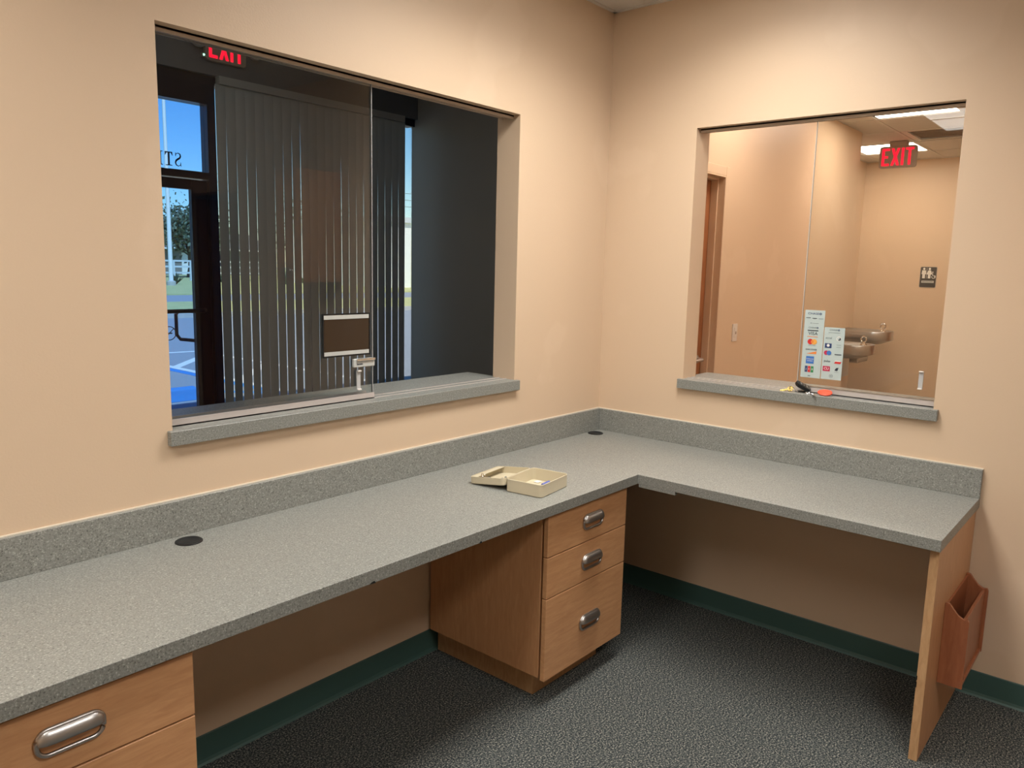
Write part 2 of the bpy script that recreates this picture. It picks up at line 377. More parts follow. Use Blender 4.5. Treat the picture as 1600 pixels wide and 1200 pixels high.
def troffer(x0, x1, y0, y1, z, lens, label, group):
    t = thing('ceiling_light', label, 'ceiling light', ((x0 + x1) / 2, (y0 + y1) / 2, z), group)
    f = bmesh.new()
    for a in ((x0, x1, y0, y0 + .03), (x0, x1, y1 - .03, y1), (x0, x0 + .03, y0 + .03, y1 - .03), (x1 - .03, x1, y0 + .03, y1 - .03)): box(f, *a, z + 0.0045, z + 0.016)
    box(f, x0, x1, y0, y1, z + .03, z + .1)
    obj('housing', f, 'tbar', t)
    obj('diffuser', bx(x0 + .03, x1 - .03, y0 + .03, y1 - .03, z + 0.008, z + 0.014), lens, t)
    return t
OGX, OGY = -0.39, -0.55; P = 0.61
def cells(i, j, ni, nj): return {(i + a, j + c) for a in range(ni) for c in range(nj)}
OFFICE_LIGHTS = [(-2, -1, 2, 1), (-6, -1, 2, 1), (-4, -4, 2, 1)]  # last entry: unseen rear panel added as fill for drawer fronts and floor
sk = set()
for q in OFFICE_LIGHTS: sk |= cells(*q)
ceiling('ceiling', XW, 0, YS, 0, OGX, OGY, sk)
for (i, j, ni, nj) in OFFICE_LIGHTS:
    tr = troffer(OGX + i * P, OGX + (i + ni) * P, OGY + j * P, OGY + (j + nj) * P, CE, 'lens', {-2: 'recessed fluorescent panel over the long counter below the lobby window', -6: 'recessed fluorescent panel over the outer end of the long counter', -4: 'fill light panel added over the open floor away from the counters'}[i], 'office ceiling lights')
    ld = bpy.data.lights.new('troffer_beam', 'AREA'); ld.shape = 'RECTANGLE'; ld.size = ni * P - .08; ld.size_y = nj * P - .08; ld.energy = PANEL_W * {-2: .92, -6: .62, -4: .85}[i]; ld.color = (1, .97, .91); ld.spread = math.radians(142)
    lo = bpy.data.objects.new('troffer_beam', ld); COL.objects.link(lo); lo.location = (OGX + (i + ni / 2) * P, OGY + (j + nj / 2) * P, CE + .003); lo.parent = tr; lo.matrix_parent_inverse = Matrix.Translation(tr.location).inverted()
troffer(-1.9, -0.68, 1.3, 1.91, LC - .02, 'lobby_fill_lens', 'added fill light panel in the lobby ceiling, out of view', 'added lobby fill lights')  # unseen panel added as neutral fill for the dark lobby
HGX, HGY = 3.33, -0.25
HALL_LIGHTS = [(-1, -1), (2, 0), (-4, -1), (-1, -4), (2, -3), (-4, -4)]
VENT = (1, -1)
ceiling('ceiling_hall', WT, HX, HY0, AY, HGX, HGY, set(HALL_LIGHTS) | {VENT})
hl = {(-4, -1): 'square light panel in the hallway ceiling over the wooden door', (-1, -4): 'square light panel halfway along the plain side of the hallway', (2, -3): 'square light panel in the hallway ceiling outside the restroom door', (-4, -4): 'square light panel on the plain side of the hallway near the office', (-1, -1): 'square light panel in the hallway ceiling ahead of the exit sign', (2, 0): 'square light panel in the hallway ceiling behind the exit sign'}
for (i, j) in HALL_LIGHTS:
    troffer(HGX + i * P, HGX + (i + 1) * P, HGY + j * P, HGY + (j + 1) * P, CE, 'hall_lens', hl.get((i, j), 'square light panel in the hallway ceiling out of sight of the desk'), 'hallway ceiling lights')
x0, y0 = HGX + VENT[0] * P, HGY + VENT[1] * P
t = thing('air_vent', 'grey louvred air vent in the hallway ceiling', 'vent', (x0 + .3, y0 + .3, CE))
f = bmesh.new()
for a in ((x0, x0 + P, y0, y0 + .06), (x0, x0 + P, y0 + P - .06, y0 + P), (x0, x0 + .06, y0 + .06, y0 + P - .06), (x0 + P - .06, x0 + P, y0 + .06, y0 + P - .06)): box(f, *a, CE + .0045, CE + .014)
obj('vent_frame', f, 'tbar', t); obj('vent_duct', bx(x0 + .05, x0 + P - .05, y0 + .05, y0 + P - .05, CE + .06, CE + .1), 'void', t)
for k in range(9):
    b2 = bx(-.022, .022, y0 + .06, y0 + P - .06, -.0015, .0015)
    obj('louvre', b2, 'taupe', t, xf=Matrix.Translation((x0 + .085 + k * .055, 0, CE + .028)) @ Matrix.Rotation(math.radians(-40), 4, 'Y'))

# ------------------------------------------------------------------ counter
t = thing('countertop', 'grey speckled laminate L-shaped countertop along two walls', 'countertop', (-1.5, -.3, H - CT))
XL = -3.75
top = prism(bmesh.new(), [(0, 0), (XL, 0), (XL, -D1), (-D2, -D1), (-D2, -L2), (0, -L2)], H - CT, H, 'z', bev=0.0012)
obj('counter_slab', top, 'laminate', t)
ts = thing('backsplash', 'grey speckled backsplash strip along the lobby window wall', 'backsplash', (-1.9, -.01, H), 'counter backsplashes')
obj('strip', bx(XL, -.0, -BT, -.0, H, H + BS, bev=.001), 'laminate', ts); obj('caulk_line', bx(XL, -.004, -.005, -.0005, H + BS, H + BS + .0035), 'caulk', ts)
ts = thing('backsplash', 'grey speckled backsplash strip along the hallway window wall', 'backsplash', (-.01, -.85, H), 'counter backsplashes')
obj('strip', bx(-BT, -.0, -L2, -BT, H, H + BS, bev=.001), 'laminate', ts); obj('caulk_line', bx(-.005, -.0005, -L2, -.005, H + BS, H + BS + .0035), 'caulk', ts)
for cxx, cw in ((-1.972, .010), (-1.55, .006)): obj('chipped_edge', prism(bmesh.new(), [(cxx - cw, H - CT - .001), (cxx + cw, H - CT - .001), (cxx + cw * .5, H - CT + .006), (cxx - cw * .6, H - CT + .004)], -D1 - .0004, -D1 + .004, 'y'), 'void', t)
obj('edge_cleat', bx(-D2 - .0, -D2 + .018, -D1 - .165, -D1 - .005, H - CT - .012, H - CT), 'laminate', t)

def make_pull(name='pull_handle'):
    """oval cup pull: face in XZ, bulging to -Y, centred at origin"""
    a, b_, r = 0.0615, 0.0262, 0.0225
    ring = [(x, -0.004, z) for x, z in rrect(-a, a, -b_, b_, r, 8)]
    bm = tube(bmesh.new(), ring, 0.0048, 8, closed=True)
    g = bmesh.new(); NU, NS = 28, 12; rows = []
    for k in range(NS + 1):
        s = k / NS; row = []
        for u in range(NU + 1):
            uu = -1 + 2 * u / NU
            e = max(0.0, 1 - abs(uu) ** 5) ** 0.5
            x = uu * (a + .002)
            hz = (b_ + .002) * (1 - 0.55 * max(0, abs(uu) - .62) ** 2 / .1444)
            z = hz + (.001 - hz) * (1 - math.cos(s * PI * .5)) ** .9
            y = -0.004 - 0.0165 * e * math.sin(s * PI * .55) ** .8
            row.append(g.verts.new((x, y, z)))
        rows.append(row)
    for A, B in zip(rows, rows[1:]):
        for u in range(NU): g.faces.new((A[u], A[u + 1], B[u + 1], B[u]))
    bmesh.ops.recalc_face_normals(g, faces=g.faces[:])
    bmesh.ops.solidify(g, geom=g.faces[:], thickness=0.003)
    merge(bm, g); return bm
PULL_BM = make_pull()
PULL_ME = bpy.data.meshes.new('pull_handle'); PULL_BM.to_mesh(PULL_ME); PULL_BM.free(); PULL_ME.materials.append(M['nickel'])
for p in PULL_ME.polygons: p.use_smooth = True
def cabinet(x0, x1, label):
    t = thing('drawer_cabinet', label, 'cabinet', ((x0 + x1) / 2, -.3, 0), 'drawer pedestals under the counter')
    zt = H - CT
    body = bx(x0, x1, -.571, -.015, .104, zt - .001, bev=.0008); obj('carcass', body, 'maple_v', t)
    bm = bx(x0 + .044, x1 - .044, -.515, -.015, 0.0, .104); obj('toe_kick', bm, 'maple_edge', t)
    for z0, z1, hz in ((.5645, .7120, .6405), (.4115, .5605, .4845), (.1000, .4075, .2465)):
        d = obj('drawer', bx(x0 - .001, x1 + .001, -.600, -.5805, z0, z1, bev=.0012), 'maple_h', t)
        h = bpy.data.objects.new('pull_handle', PULL_ME); COL.objects.link(h); h.parent = d
        h.location = ((x0 + x1) / 2 + .018 * (1 if x0 > -2 else 0), -.6005, hz)
    return t
cabinet(-1.180, -0.677, 'three-drawer maple cabinet beside the inner corner of the counter')
cabinet(-2.965, -2.461, 'three-drawer maple cabinet beneath the lobby window end of the counter')
# end panel
t = thing('end_panel', 'maple end panel holding up the short arm of the counter', 'panel', (-.3, -1.68, 0))
obj('board', bx(-.597, -.004, -1.690, -1.664, 0, H - CT - .0005, bev=.001), 'maple_v', t)
obj('edge_band', bx(-.5995, -.597, -1.690, -1.664, .001, H - CT - .001), 'maple_edge', t)
b2 = bmesh.new()
for z, s in ((.285, .007), (.262, .009)): box(b2, -.6005, -.590, -1.666, -1.6632, z - s, z + s)
obj('chipped_edge', b2, 'void', t)
# wooden mail pocket on the end panel
t = thing('mail_pocket', 'cherry wood open-top file pocket screwed to the end panel', 'file holder', (-.23, -1.7, .2))
mx0, mx1, mz0, my = -.414, -.052, .203, -1.6905
prof = [(my, mz0), (my - .075, mz0), (my - .075, .437), (my - .070, .446), (my - .058, .444), (my - .042, .452), (my - .026, .470), (my - .014, .486), (my - .004, .489), (my, .487)]
obj('side_panel', prism(bmesh.new(), prof, mx0, mx0 + .012, 'x', bev=.001), 'cherry', t)
obj('side_panel', prism(bmesh.new(), prof, mx1 - .012, mx1, 'x', bev=.001), 'cherry', t)
obj('front_panel', bx(mx0 + .012, mx1 - .012, my - .064, my - .054, mz0 + .012, .440, bev=.001), 'cherry', t)
obj('bottom_rail', bx(mx0 + .012, mx1 - .012, my - .072, my, mz0, mz0 + .012, bev=.001), 'cherry', t)
obj('back_panel', bx(mx0 + .012, mx1 - .012, my - .006, my, mz0 + .012, .478), 'cherry', t)
# cable grommets
def grommet(x, y, label):
    t = thing('cable_grommet', label, 'grommet', (x, y, H), 'cable grommets in the countertop')
    prof = [(.026, .0005), (.0375, .0005), (.0375, .0025), (.035, .0045), (.029, .0048), (.0265, .003), (.026, .0005)]
    obj('rim', lathe(bmesh.new(), prof[:-1], 32, loc=(x, y, H)), 'black', t, True)
    obj('cap', lathe(bmesh.new(), [(.001, .0016), (.0255, .0016), (.0262, .0008), (.001, .0006)], 28, loc=(x, y, H)), 'void', t)
    obj('cap_lip', prism(bmesh.new(), [(x + .0245 * math.cos(a), y + .0245 * math.sin(a)) for a in [math.radians(40 + 200 * k / 14) for k in range(15)]], H + .0016, H + .0026), 'black', t)
grommet(-2.200, -.0785, 'black round cable grommet in the counter below the lobby window')
grommet(-.112, -.063, 'black round cable grommet at the corner of the two backsplashes')

# ------------------------------------------------------------------ windows
def add_prop(o, **k):
    for a, c in k.items(): o[a] = c
    return o
w1 = struct('window_1', bx(W1[0] - .0155, W1[1] + .0155, -.022, 0.0, W1[2] - ST, W1[2], bev=.0015), 'laminate', 'sliding lobby window with speckled laminate sill')
w1.name = 'window_1'
obj('sill', bx(W1[0], W1[1], -.0, WT, W1[2] - ST, W1[2]), 'laminate', w1)
obj('sill_shelf', bx(W1[0] - .03, W1[1] + .03, WT, .31, W1[2] - ST, W1[2], bev=.001), 'laminate', w1)
b2 = bmesh.new(); box(b2, W1[0], -1.418, .042, .092, W1[2], W1[2] + .004); box(b2, W1[0], -1.418, .042, .0455, W1[2], W1[2] + .022); box(b2, W1[0], -1.418, .062, .065, W1[2], W1[2] + .018); box(b2, W1[0], -1.418, .088, .092, W1[2], W1[2] + .022)
box(b2, -1.418, W1[1], .044, .048, W1[2], W1[2] + .0025); box(b2, -1.418, W1[1], .086, .09, W1[2], W1[2] + .0025)
obj('bottom_track', b2, 'track', w1)
b2 = bmesh.new(); box(b2, W1[0], W1[1], .036, .041, W1[3] - .016, W1[3]); box(b2, W1[0], W1[1], .062, .065, W1[3] - .012, W1[3]); box(b2, W1[0], W1[1], .092, .097, W1[3] - .009, W1[3]); box(b2, W1[0], W1[1], .036, .097, W1[3] - .006, W1[3])
obj('top_track', b2, 'taupe', w1)
obj('sliding_pane', bx(W1[0] + .002, -1.419, .0515, .0575, W1[2] + .014, W1[3] - .010), 'glass', w1)
obj('pane_edge', bx(-1.419, -1.4165, .0512, .0578, W1[2] + .014, W1[3] - .012), 'acrylic', w1)
w2 = struct('window_2', bx(-.022, 0, W2[0] - .019, W2[1] + .019, W2[2] - ST, W2[2], bev=.0015), 'laminate', 'sliding hallway window with speckled laminate sill')
obj('sill', bx(0, WT, W2[0], W2[1], W2[2] - ST, W2[2]), 'laminate', w2)
obj('sill_shelf', bx(WT, .31, W2[0] - .03, W2[1] + .03, W2[2] - ST, W2[2], bev=.001), 'laminate', w2)
b2 = bmesh.new(); box(b2, .042, .092, W2[0], -.973, W2[2], W2[2] + .004)
for a0, a1 in ((.042, .0455), (.062, .065), (.088, .092)): box(b2, a0, a1, W2[0], -.973, W2[2], W2[2] + .022)
for a0, a1 in ((.044, .048), (.086, .09)): box(b2, a0, a1, -.973, W2[1], W2[2], W2[2] + .0025)
obj('bottom_track', b2, 'track', w2)
b2 = bmesh.new()
for a0, a1, dz in ((.036, .041, .016), (.062, .065, .012), (.092, .097, .009)): box(b2, a0, a1, W2[0], W2[1], W2[3] - dz, W2[3])
box(b2, .036, .097, W2[0], W2[1], W2[3] - .006, W2[3])
obj('top_track', b2, 'taupe', w2)
obj('sliding_pane', bx(.0515, .0575, W2[0] + .002, -.974, W2[2] + .014, W2[3] - .010), 'glass', w2)
obj('pane_edge', bx(.0512, .0578, -.9745, -.972, W2[2] + .014, W2[3] - .012), 'acrylic', w2)
def acrylic_pull(xf, label):
    t = thing('finger_pull', label, 'window pull', xf.translation, 'acrylic window pulls')
    b2 = prism(bmesh.new(), rrect(-.008, .008, -.036, .036, .002, 3), 0, .004, 'z'); obj('backplate', b2, 'acrylic', t, xf=xf)
    for z in (.031, -.036): obj('grip_lip', bx(-.008, .008, z, z + .005, .004, .012, bev=.001), 'white_plastic', t, xf=xf)
acrylic_pull(face_negx(.0510, -1.449, 1.167), 'clear acrylic finger pull on the hallway window glass')
acrylic_pull(face_negy(-1.4855, .0510, 1.148), 'clear acrylic finger pull on the lobby window glass below the lock')
# lock on the lobby glass
t = thing('window_lock', 'silver showcase lock clipped on the sliding lobby glass edge', 'lock', (-1.465, .05, 1.21))
obj('lock_body', bx(-1.5125, -1.4165, .040, .0510, 1.1955, 1.2265, bev=.002), 'silver', t)
obj('lock_rail', bx(-1.500, -1.418, .034, .040, 1.2185, 1.2265, bev=.001), 'chrome', t)
obj('lock_lettering', text_bm('Secure', .010, face_negy(-1.486, .0396, 1.2075)), 'ink', t)
# sign taped to the lobby glass (seen from behind)
t = thing('glass_sign', 'dark brown sign with two pale tape strips on the lobby window glass', 'sign', (-1.536, .05, 1.24))
obj('sign_panel', bx(-1.634, -1.438, .0470, .0510, 1.2425, 1.3855, bev=.001), 'brown_sign', t)
b2 = bmesh.new()
for a in ((-1.638, -1.434, 1.3855, 1.3895), (-1.638, -1.434, 1.2385, 1.2425), (-1.638, -1.634, 1.2425, 1.3855), (-1.438, -1.434, 1.2425, 1.3855)): box(b2, a[0], a[1], .046, .0512, a[2], a[3])
obj('sign_border', b2, 'black', t)
obj('tape_strip', bx(-1.634, -1.4395, .0455, .0470, 1.3705, 1.3845), 'silver', t)
obj('tape_strip', bx(-1.634, -1.4395, .0455, .0470, 1.2440, 1.2575), 'silver', t)

# card stickers on the hallway glass ------------------------------------------------
SX = .0508
def st_text(par, s, size, dy, z, mat='ink', sx=1.0): obj('lettering', text_bm(s, size, face_negx(SX - .0006, dy, z), .0003, sx=sx), mat, par)
def st_rect(par, y, z, hw, hh, mat, name='emblem', off=.0004, sk=0.0):
    xf = face_negx(SX - off, y, z)
    obj(name, prism(bmesh.new(), [(-hw, -hh), (hw, -hh), (hw + sk, hh), (-hw + sk, hh)], 0, .0004), mat, par, xf=xf)
def st_disc(par, y, z, r, mat, off=.0004):
    xf = face_negx(SX - off, y, z)
    obj('emblem_disc', prism(bmesh.new(), [(r * math.cos(2 * PI * k / 20), r * math.sin(2 * PI * k / 20)) for k in range(20)], 0, .0004), mat, par, xf=xf)
def octagon(par, y, z, r):
    xf = face_negx(SX - .0006, y, z); b2 = bmesh.new()
    for k in range(4):
        a = PI / 2 * k; c, s = math.cos(a), math.sin(a)
        pts = [(-.45, 1), (.35, 1), (1, .35), (.35, .42), (-.45, .42)]
        prism(b2, [((x * c - y2 * s) * r, (x * s + y2 * c) * r) for x, y2 in pts], 0, .0004)
    obj('emblem_octagon', b2, 'navy_ink', par, xf=xf)
t = thing('card_sticker', 'taller pale sticker of card logos at the hallway glass edge', 'sticker', (SX, -1.027, 1.13), 'payment card stickers')
yc = -1.026
obj('sticker_sheet', prism(bmesh.new(), [(-1.067, 1.131), (-.985, 1.131), (-.985, 1.415), (-1.067, 1.415)], SX - .0002, SX + .0006, 'x'), 'sticker', t)
st_text(t, 'CHASE', .0125, yc + .006, 1.4005, 'navy_ink', 1.2); octagon(t, yc - .023, 1.4005, .0048)
for q in range(3): st_rect(t, yc + .026 - .026 * q, 1.3825 - .001 * q, .0095, .0012, 'ink' if q < 2 else 'ink_grey', 'rule')
st_rect(t, yc, 1.3785, .005, .0008, 'ink_grey', 'rule'); st_rect(t, yc + .013, 1.361, .004, .0012, 'ink_grey', 'rule'); st_rect(t, yc - .006, 1.3605, .012, .0007, 'ink_grey', 'rule')
st_text(t, 'CHASE', .009, yc + .006, 1.342, 'ink_grey', 1.2); octagon(t, yc - .015, 1.342, .0036)
st_rect(t, yc + .003, 1.330, .022, .0020, 'ink', 'rule'); st_text(t, 'VISA', .0185, yc + .002, 1.317, 'ink', 1.05); st_rect(t, yc + .003, 1.3045, .022, .0010, 'orange_ink', 'rule')
st_disc(t, yc + .010, 1.283, .0118, 'red_ink'); st_disc(t, yc - .0055, 1.283, .0118, 'amber_ink', .0008); st_disc(t, yc + .0023, 1.283, .0062, 'orange_ink', .0012)
st_rect(t, yc + .003, 1.2675, .016, .0006, 'ink_grey', 'rule')
st_text(t, 'DISCOVER', .0092, yc + .004, 1.250, 'ink', 1.1)
obj('emblem_wedge', prism(bmesh.new(), [(-.020, -.006), (.020, -.006), (.020, .006)], 0, .0004), 'orange_ink', t, xf=face_negx(SX - .0004, yc + .002, 1.238))
st_rect(t, yc + .006, 1.206, .0165, .0155, 'blue_ink'); st_text(t, 'AMERICAN', .0060, yc + .006, 1.210, 'white_ink'); st_text(t, 'EXPRESS', .0060, yc + .006, 1.202, 'white_ink')
for q, (c, s) in enumerate((('navy_ink', 'J'), ('red_ink', 'C'), ('green_ink', 'B'))):
    st_rect(t, yc + .019 - .0125 * q, 1.167, .0055, .013, c); st_text(t, s, .010, yc + .019 - .0125 * q, 1.167, 'white_ink')
st_rect(t, yc + .005, 1.139, .005, .0025, 'ink_grey', 'rule')
t = thing('card_sticker', 'shorter pale sticker of debit network logos on the hallway glass', 'sticker', (SX, -1.11, 1.135), 'payment card stickers')
yc = -1.111
obj('sticker_sheet', prism(bmesh.new(), [(-1.152, 1.132), (-1.070, 1.132), (-1.070, 1.348), (-1.152, 1.348)], SX - .0002, SX + .0006, 'x'), 'sticker', t)
st_text(t, 'CHASE', .009, yc + .004, 1.338, 'ink_grey', 1.2); octagon(t, yc - .017, 1.338, .0036); st_rect(t, yc, 1.3265, .024, .0008, 'ink_grey', 'rule')
st_text(t, 'accel', .0130, yc + .021, 1.304, 'ink_grey'); st_disc(t, yc - .019, 1.303, .0095, 'white_ink'); st_disc(t, yc - .021, 1.302, .0065, 'ink', .0008); st_disc(t, yc - .0175, 1.304, .0052, 'sticker', .0012)
st_rect(t, yc + .021, 1.272, .0135, .0095, 'navy_ink'); st_disc(t, yc + .021, 1.273, .0058, 'white_ink', .0008); st_rect(t, yc - .021, 1.2775, .009, .0007, 'ink_grey', 'rule'); st_rect(t, yc - .021, 1.268, .009, .0007, 'ink_grey', 'rule')
st_disc(t, yc + .0265, 1.242, .0095, 'magenta_ink'); st_disc(t, yc + .0155, 1.242, .0095, 'blue_ink', .0008); st_rect(t, yc - .021, 1.2375, .0135, .0018, 'ink', 'rule')
st_text(t, 'pulse', .0125, yc + .020, 1.208, 'ink'); st_rect(t, yc - .021, 1.2045, .0125, .0045, 'red_ink', sk=.004); st_rect(t, yc - .022, 1.2105, .0110, .0018, 'white_ink', off=.0008)
st_rect(t, yc + .021, 1.176, .0145, .0105, 'magenta_ink'); st_text(t, 'CU', .0145, yc + .021, 1.176, 'white_ink')
obj('emblem_wing', prism(bmesh.new(), [(-.008, -.006), (.004, -.007), (.008, .007), (-.002, .005)], 0, .0004), 'ink', t, xf=face_negx(SX - .0004, yc - .020, 1.177)); st_rect(t, yc - .020, 1.1645, .009, .0006, 'ink_grey', 'rule')
st_disc(t, yc, 1.147, .0075, 'ink_grey'); st_disc(t, yc, 1.147, .0058, 'sticker', .0008); st_rect(t, yc, 1.147, .0035, .0022, 'ink_grey', 'rule', .0012)

# keys on the hallway sill ----------------------------------------------------------
KZ = W2[2]
t = thing('key_ring', 'bunch of keys with black fob and red tag on the hallway window sill', 'keys', (.015, -1.0, KZ))
def kxf(x, y, rz, dz=0, tilt=0): return Matrix.Translation((x, y, KZ + dz)) @ Matrix.Rotation(rz, 4, 'Z') @ Matrix.Rotation(tilt, 4, 'X')
b2 = prism(bmesh.new(), [(-.011, -.010), (.011, -.010), (.013, 0), (.011, .010), (.005, .012), (.005, .040), (.002, .044), (-.002, .038), (-.003, .034), (-.004, .012), (-.011, .010)], 0, .0022, 'z')
obj('brass_key', b2, 'brass', t, xf=Matrix.Translation((.012, -.962, KZ + .010)) @ Matrix.Rotation(.5, 4, 'Z') @ Matrix.Rotation(-.25, 4, 'X') @ Matrix.Rotation(-.7, 4, 'Y'))
b2 = prism(bmesh.new(), [(-.010, -.009), (.010, -.009), (.012, 0), (.010, .009), (.004, .011), (.004, .036), (.0, .041), (-.004, .036), (-.004, .011), (-.010, .009)], 0, .0022, 'z')
obj('steel_key', b2, 'steel', t, xf=kxf(-.004, -1.058, 2.2, .001))
ring = [(.017 * math.cos(2 * PI * k / 24), .017 * math.sin(2 * PI * k / 24), .006 + .010 * math.sin(2 * PI * k / 24)) for k in range(24)]
obj('split_ring', tube(bmesh.new(), ring, .0014, 6, closed=True), 'chrome', t, True, xf=kxf(.010, -.975, 0, .006))
ring = [(.012 * math.cos(2 * PI * k / 24), .012 * math.sin(2 * PI * k / 24), .004 + .003 * math.sin(2 * PI * k / 24)) for k in range(24)]
obj('split_ring', tube(bmesh.new(), ring, .0013, 6, closed=True), 'chrome', t, True, xf=kxf(-.002, -1.042, 0, .0))
FOB = Matrix.Translation((.020, -1.006, KZ + .020)) @ Matrix.Rotation(.75, 4, 'Z') @ Matrix.Rotation(.45, 4, 'X') @ Matrix.Rotation(-.45, 4, 'Y')
fob = prism(bmesh.new(), rrect(-.018, .018, -.034, .034, .014, 5), 0, .016, 'z', bev=.003)
f_o = obj('key_fob', fob, 'black', t, True, xf=FOB)
b2 = bmesh.new()
for z in (-.014, 0, .014): prism(b2, rrect(-.008, .008, z - .004, z + .004, .003, 3), .0155, .0172, 'z')
obj('fob_button', b2, 'steel', t, xf=FOB)
chain = [(-.003 + .004 * math.sin(k), -1.050 - .006 * k, .003 + .0015 * (k % 2)) for k in range(6)]
obj('chain', tube(bmesh.new(), [(x, y, KZ + z) for x, y, z in chain], .0018, 6), 'chrome', t, True)
obj('red_tag', prism(bmesh.new(), [(.020 * math.cos(2 * PI * k / 24), .029 * math.sin(2 * PI * k / 24)) for k in range(24)], 0, .005, 'z', bev=.0012), 'red_tag', t, True, xf=Matrix.Translation((.004, -1.108, KZ + .011)) @ Matrix.Rotation(.15, 4, 'Z') @ Matrix.Rotation(-.5, 4, 'Y'))

# ------------------------------------------------------------------ open cash box
BXR = math.radians(8)
t = thing('cash_box', 'open cream metal cash box lying on the countertop', 'cash box', (-1.069, -.457, H), rz=BXR, local=True)
def tray(hw, hd, h, wall=.0022, r=.016):
    b2 = bmesh.new()
    o_ = rrect(-hw, hw, -hd, hd, r, 5); i_ = rrect(-hw + wall, hw - wall, -hd + wall, hd - wall, r - wall, 5); N = len(o_)
    rb = rrect(-hw + .003, hw - .003, -hd + .003, hd - .003, r - .003, 5)
    def ring(p, z): return [b2.verts.new((x, y, z)) for x, y in p]
    R_ = [ring(rb, 0), ring(o_, .003), ring(o_, h), ring(i_, h), ring(i_, .002)]
    for A, B in zip(R_, R_[1:]):
        for k in range(N): b2.faces.new((A[k], A[(k + 1) % N], B[(k + 1) % N], B[k]))
    b2.faces.new(R_[0]); b2.faces.new(R_[-1]); bmesh.ops.recalc_face_normals(b2, faces=b2.faces[:]); return b2
hw, hd = .0985, .0765
obj('box_base', tray(hw, hd, .046), 'cream', t, True)
rim = [(x, y, .046) for x, y in rrect(-hw + .001, hw - .001, -hd + .001, hd - .001, .015, 5)]
obj('rolled_rim', tube(bmesh.new(), rim, .0016, 6, closed=True), 'cream', t, True)
lid = obj('lid', tray(hw - .001, hd, .027), 'cream', t, True)
lidx = Matrix.Translation((0, 2 * hd + .004, .0005)) @ Matrix.Translation((0, hd, 0)) @ Matrix.Rotation(math.radians(-6.5), 4, 'X') @ Matrix.Translation((0, -hd, 0))
lid.matrix_local = lidx
comp = obj('lid_pocket', bx(-hw + .004, hw - .004, .046, hd - .004, .0235, .0262, bev=.0008), 'cream', t); comp.matrix_local = lidx
key = bmesh.new(); tube(key, [(-.055 + .009 * math.cos(k * PI / 8), .040 + .009 * math.sin(k * PI / 8), .024 + .006 * math.sin(k * PI / 8)) for k in range(16)], .0013, 6, closed=True)
prism(key, [(-.058, .012), (-.050, .012), (-.050, .034), (-.058, .034)], .016, .018, 'z')
k_o = obj('box_key', key, 'chrome', t, True); k_o.matrix_local = lidx
lk = bmesh.new()
for xx in (-.028, -.006): lathe(lk, [(.0045, .002), (.0045, .012), (.002, .013)], 12, loc=(xx, -.025, 0)); box(lk, xx - .005, xx + .003, -.035, -.026, .002, .010)
l_o = obj('latch_stud', lk, 'steel', t, True); l_o.matrix_local = lidx
hg = tube(bmesh.new(), [(-hw + .02, hd + .002, .040), (hw - .02, hd + .002, .040)], .0025, 8); obj('hinge', hg, 'steel', t, True)
obj('paper_slip', prism(bmesh.new(), [(-.015, .0), (.030, -.005), (.036, .034), (-.008, .042)], .0035, .0042, 'z'), 'paper', t)
obj('paper_slip', prism(bmesh.new(), [(.055, .03), (.082, .027), (.084, .048), (.058, .050)], .0035, .0050, 'z'), 'paper', t)
obj('blue_cap', lathe(bmesh.new(), [(.006, 0), (.006, .05), (.004, .052)], 10, axis='x', loc=(.024, -.008, .0095)), 'blue_note', t, True)

# ------------------------------------------------------------------ office back: wall cabinet, outlet, door (seen in the glass)
t = thing('wall_cabinet', 'maple wall cabinet hung beyond the end of the short counter', 'cabinet', (-.165, -2.2, 1.44))
cy0, cy1 = -2.24, -1.985
obj('carcass', bx(-.315, -.0, cy0, cy1, 1.44, 2.15, bev=.001), 'maple_v', t)
for a0, a1 in ((cy0 + .002, cy1 - .002),):
    d = obj('door', bx(-.335, -.317, a0, a1, 1.442, 2.148, bev=.0015), 'maple_v', t)
    h = bpy.data.objects.new('pull_handle', PULL_ME); COL.objects.link(h); h.parent = d; h.rotation_euler = (0, 0, -PI / 2); h.location = (-.3355, (a0 + a1) / 2, 1.50)
def outlet(name, xf, label, kind):
    t = thing(name, label, 'wall plate', xf.translation, 'white wall plates')
    obj('plate', prism(bmesh.new(), rrect(-.035, .035, -.057, .057, .005, 3), 0, .006, 'z', bev=.001), 'white_plastic', t, xf=xf)
    if kind == 'switch':
        obj('rocker', bx(-.016, .016, -.033, .033, .006, .009, bev=.001), 'white_plastic', t, xf=xf); obj('toggle', bx(-.005, .005, -.010, .008, .009, .016, bev=.001), 'taupe', t, xf=xf)
    else:
        for z in (-.02, .02):
            obj('socket_face', prism(bmesh.new(), rrect(-.016, .016, z - .014, z + .014, .008, 4), .006, .0075, 'z'), 'white_plastic', t, xf=xf)
            b2 = bmesh.new(); box(b2, -.008, -.006, z - .004, z + .006, .0074, .0079); box(b2, .006, .008, z - .003, z + .005, .0074, .0079); obj('socket_slot', b2, 'void', t, xf=xf)
outlet('wall_outlet', face_negx(0, -1.93, 1.154), 'white wall outlet on the office wall past the short counter', 'outlet')
outlet('light_switch', face_negy(1.555, 0, 1.175), 'white light switch on the hallway wall beside the wooden door', 'switch')
# office exit door on the same wall
t = struct('door_2', bx(.14, 1.04, -4.18, -4.14, .006, 2.08), 'door_wood', 'open wooden office door')
b2 = bmesh.new()
for a in ((-4.20, -4.14, 0, 2.16), (-3.22, -3.16, 0, 2.16), (-4.14, -3.22, 2.1, 2.16)): box(b2, -.014, 0, a[0], a[1], a[2], a[3])
obj('door_frame', b2, 'wall', t)

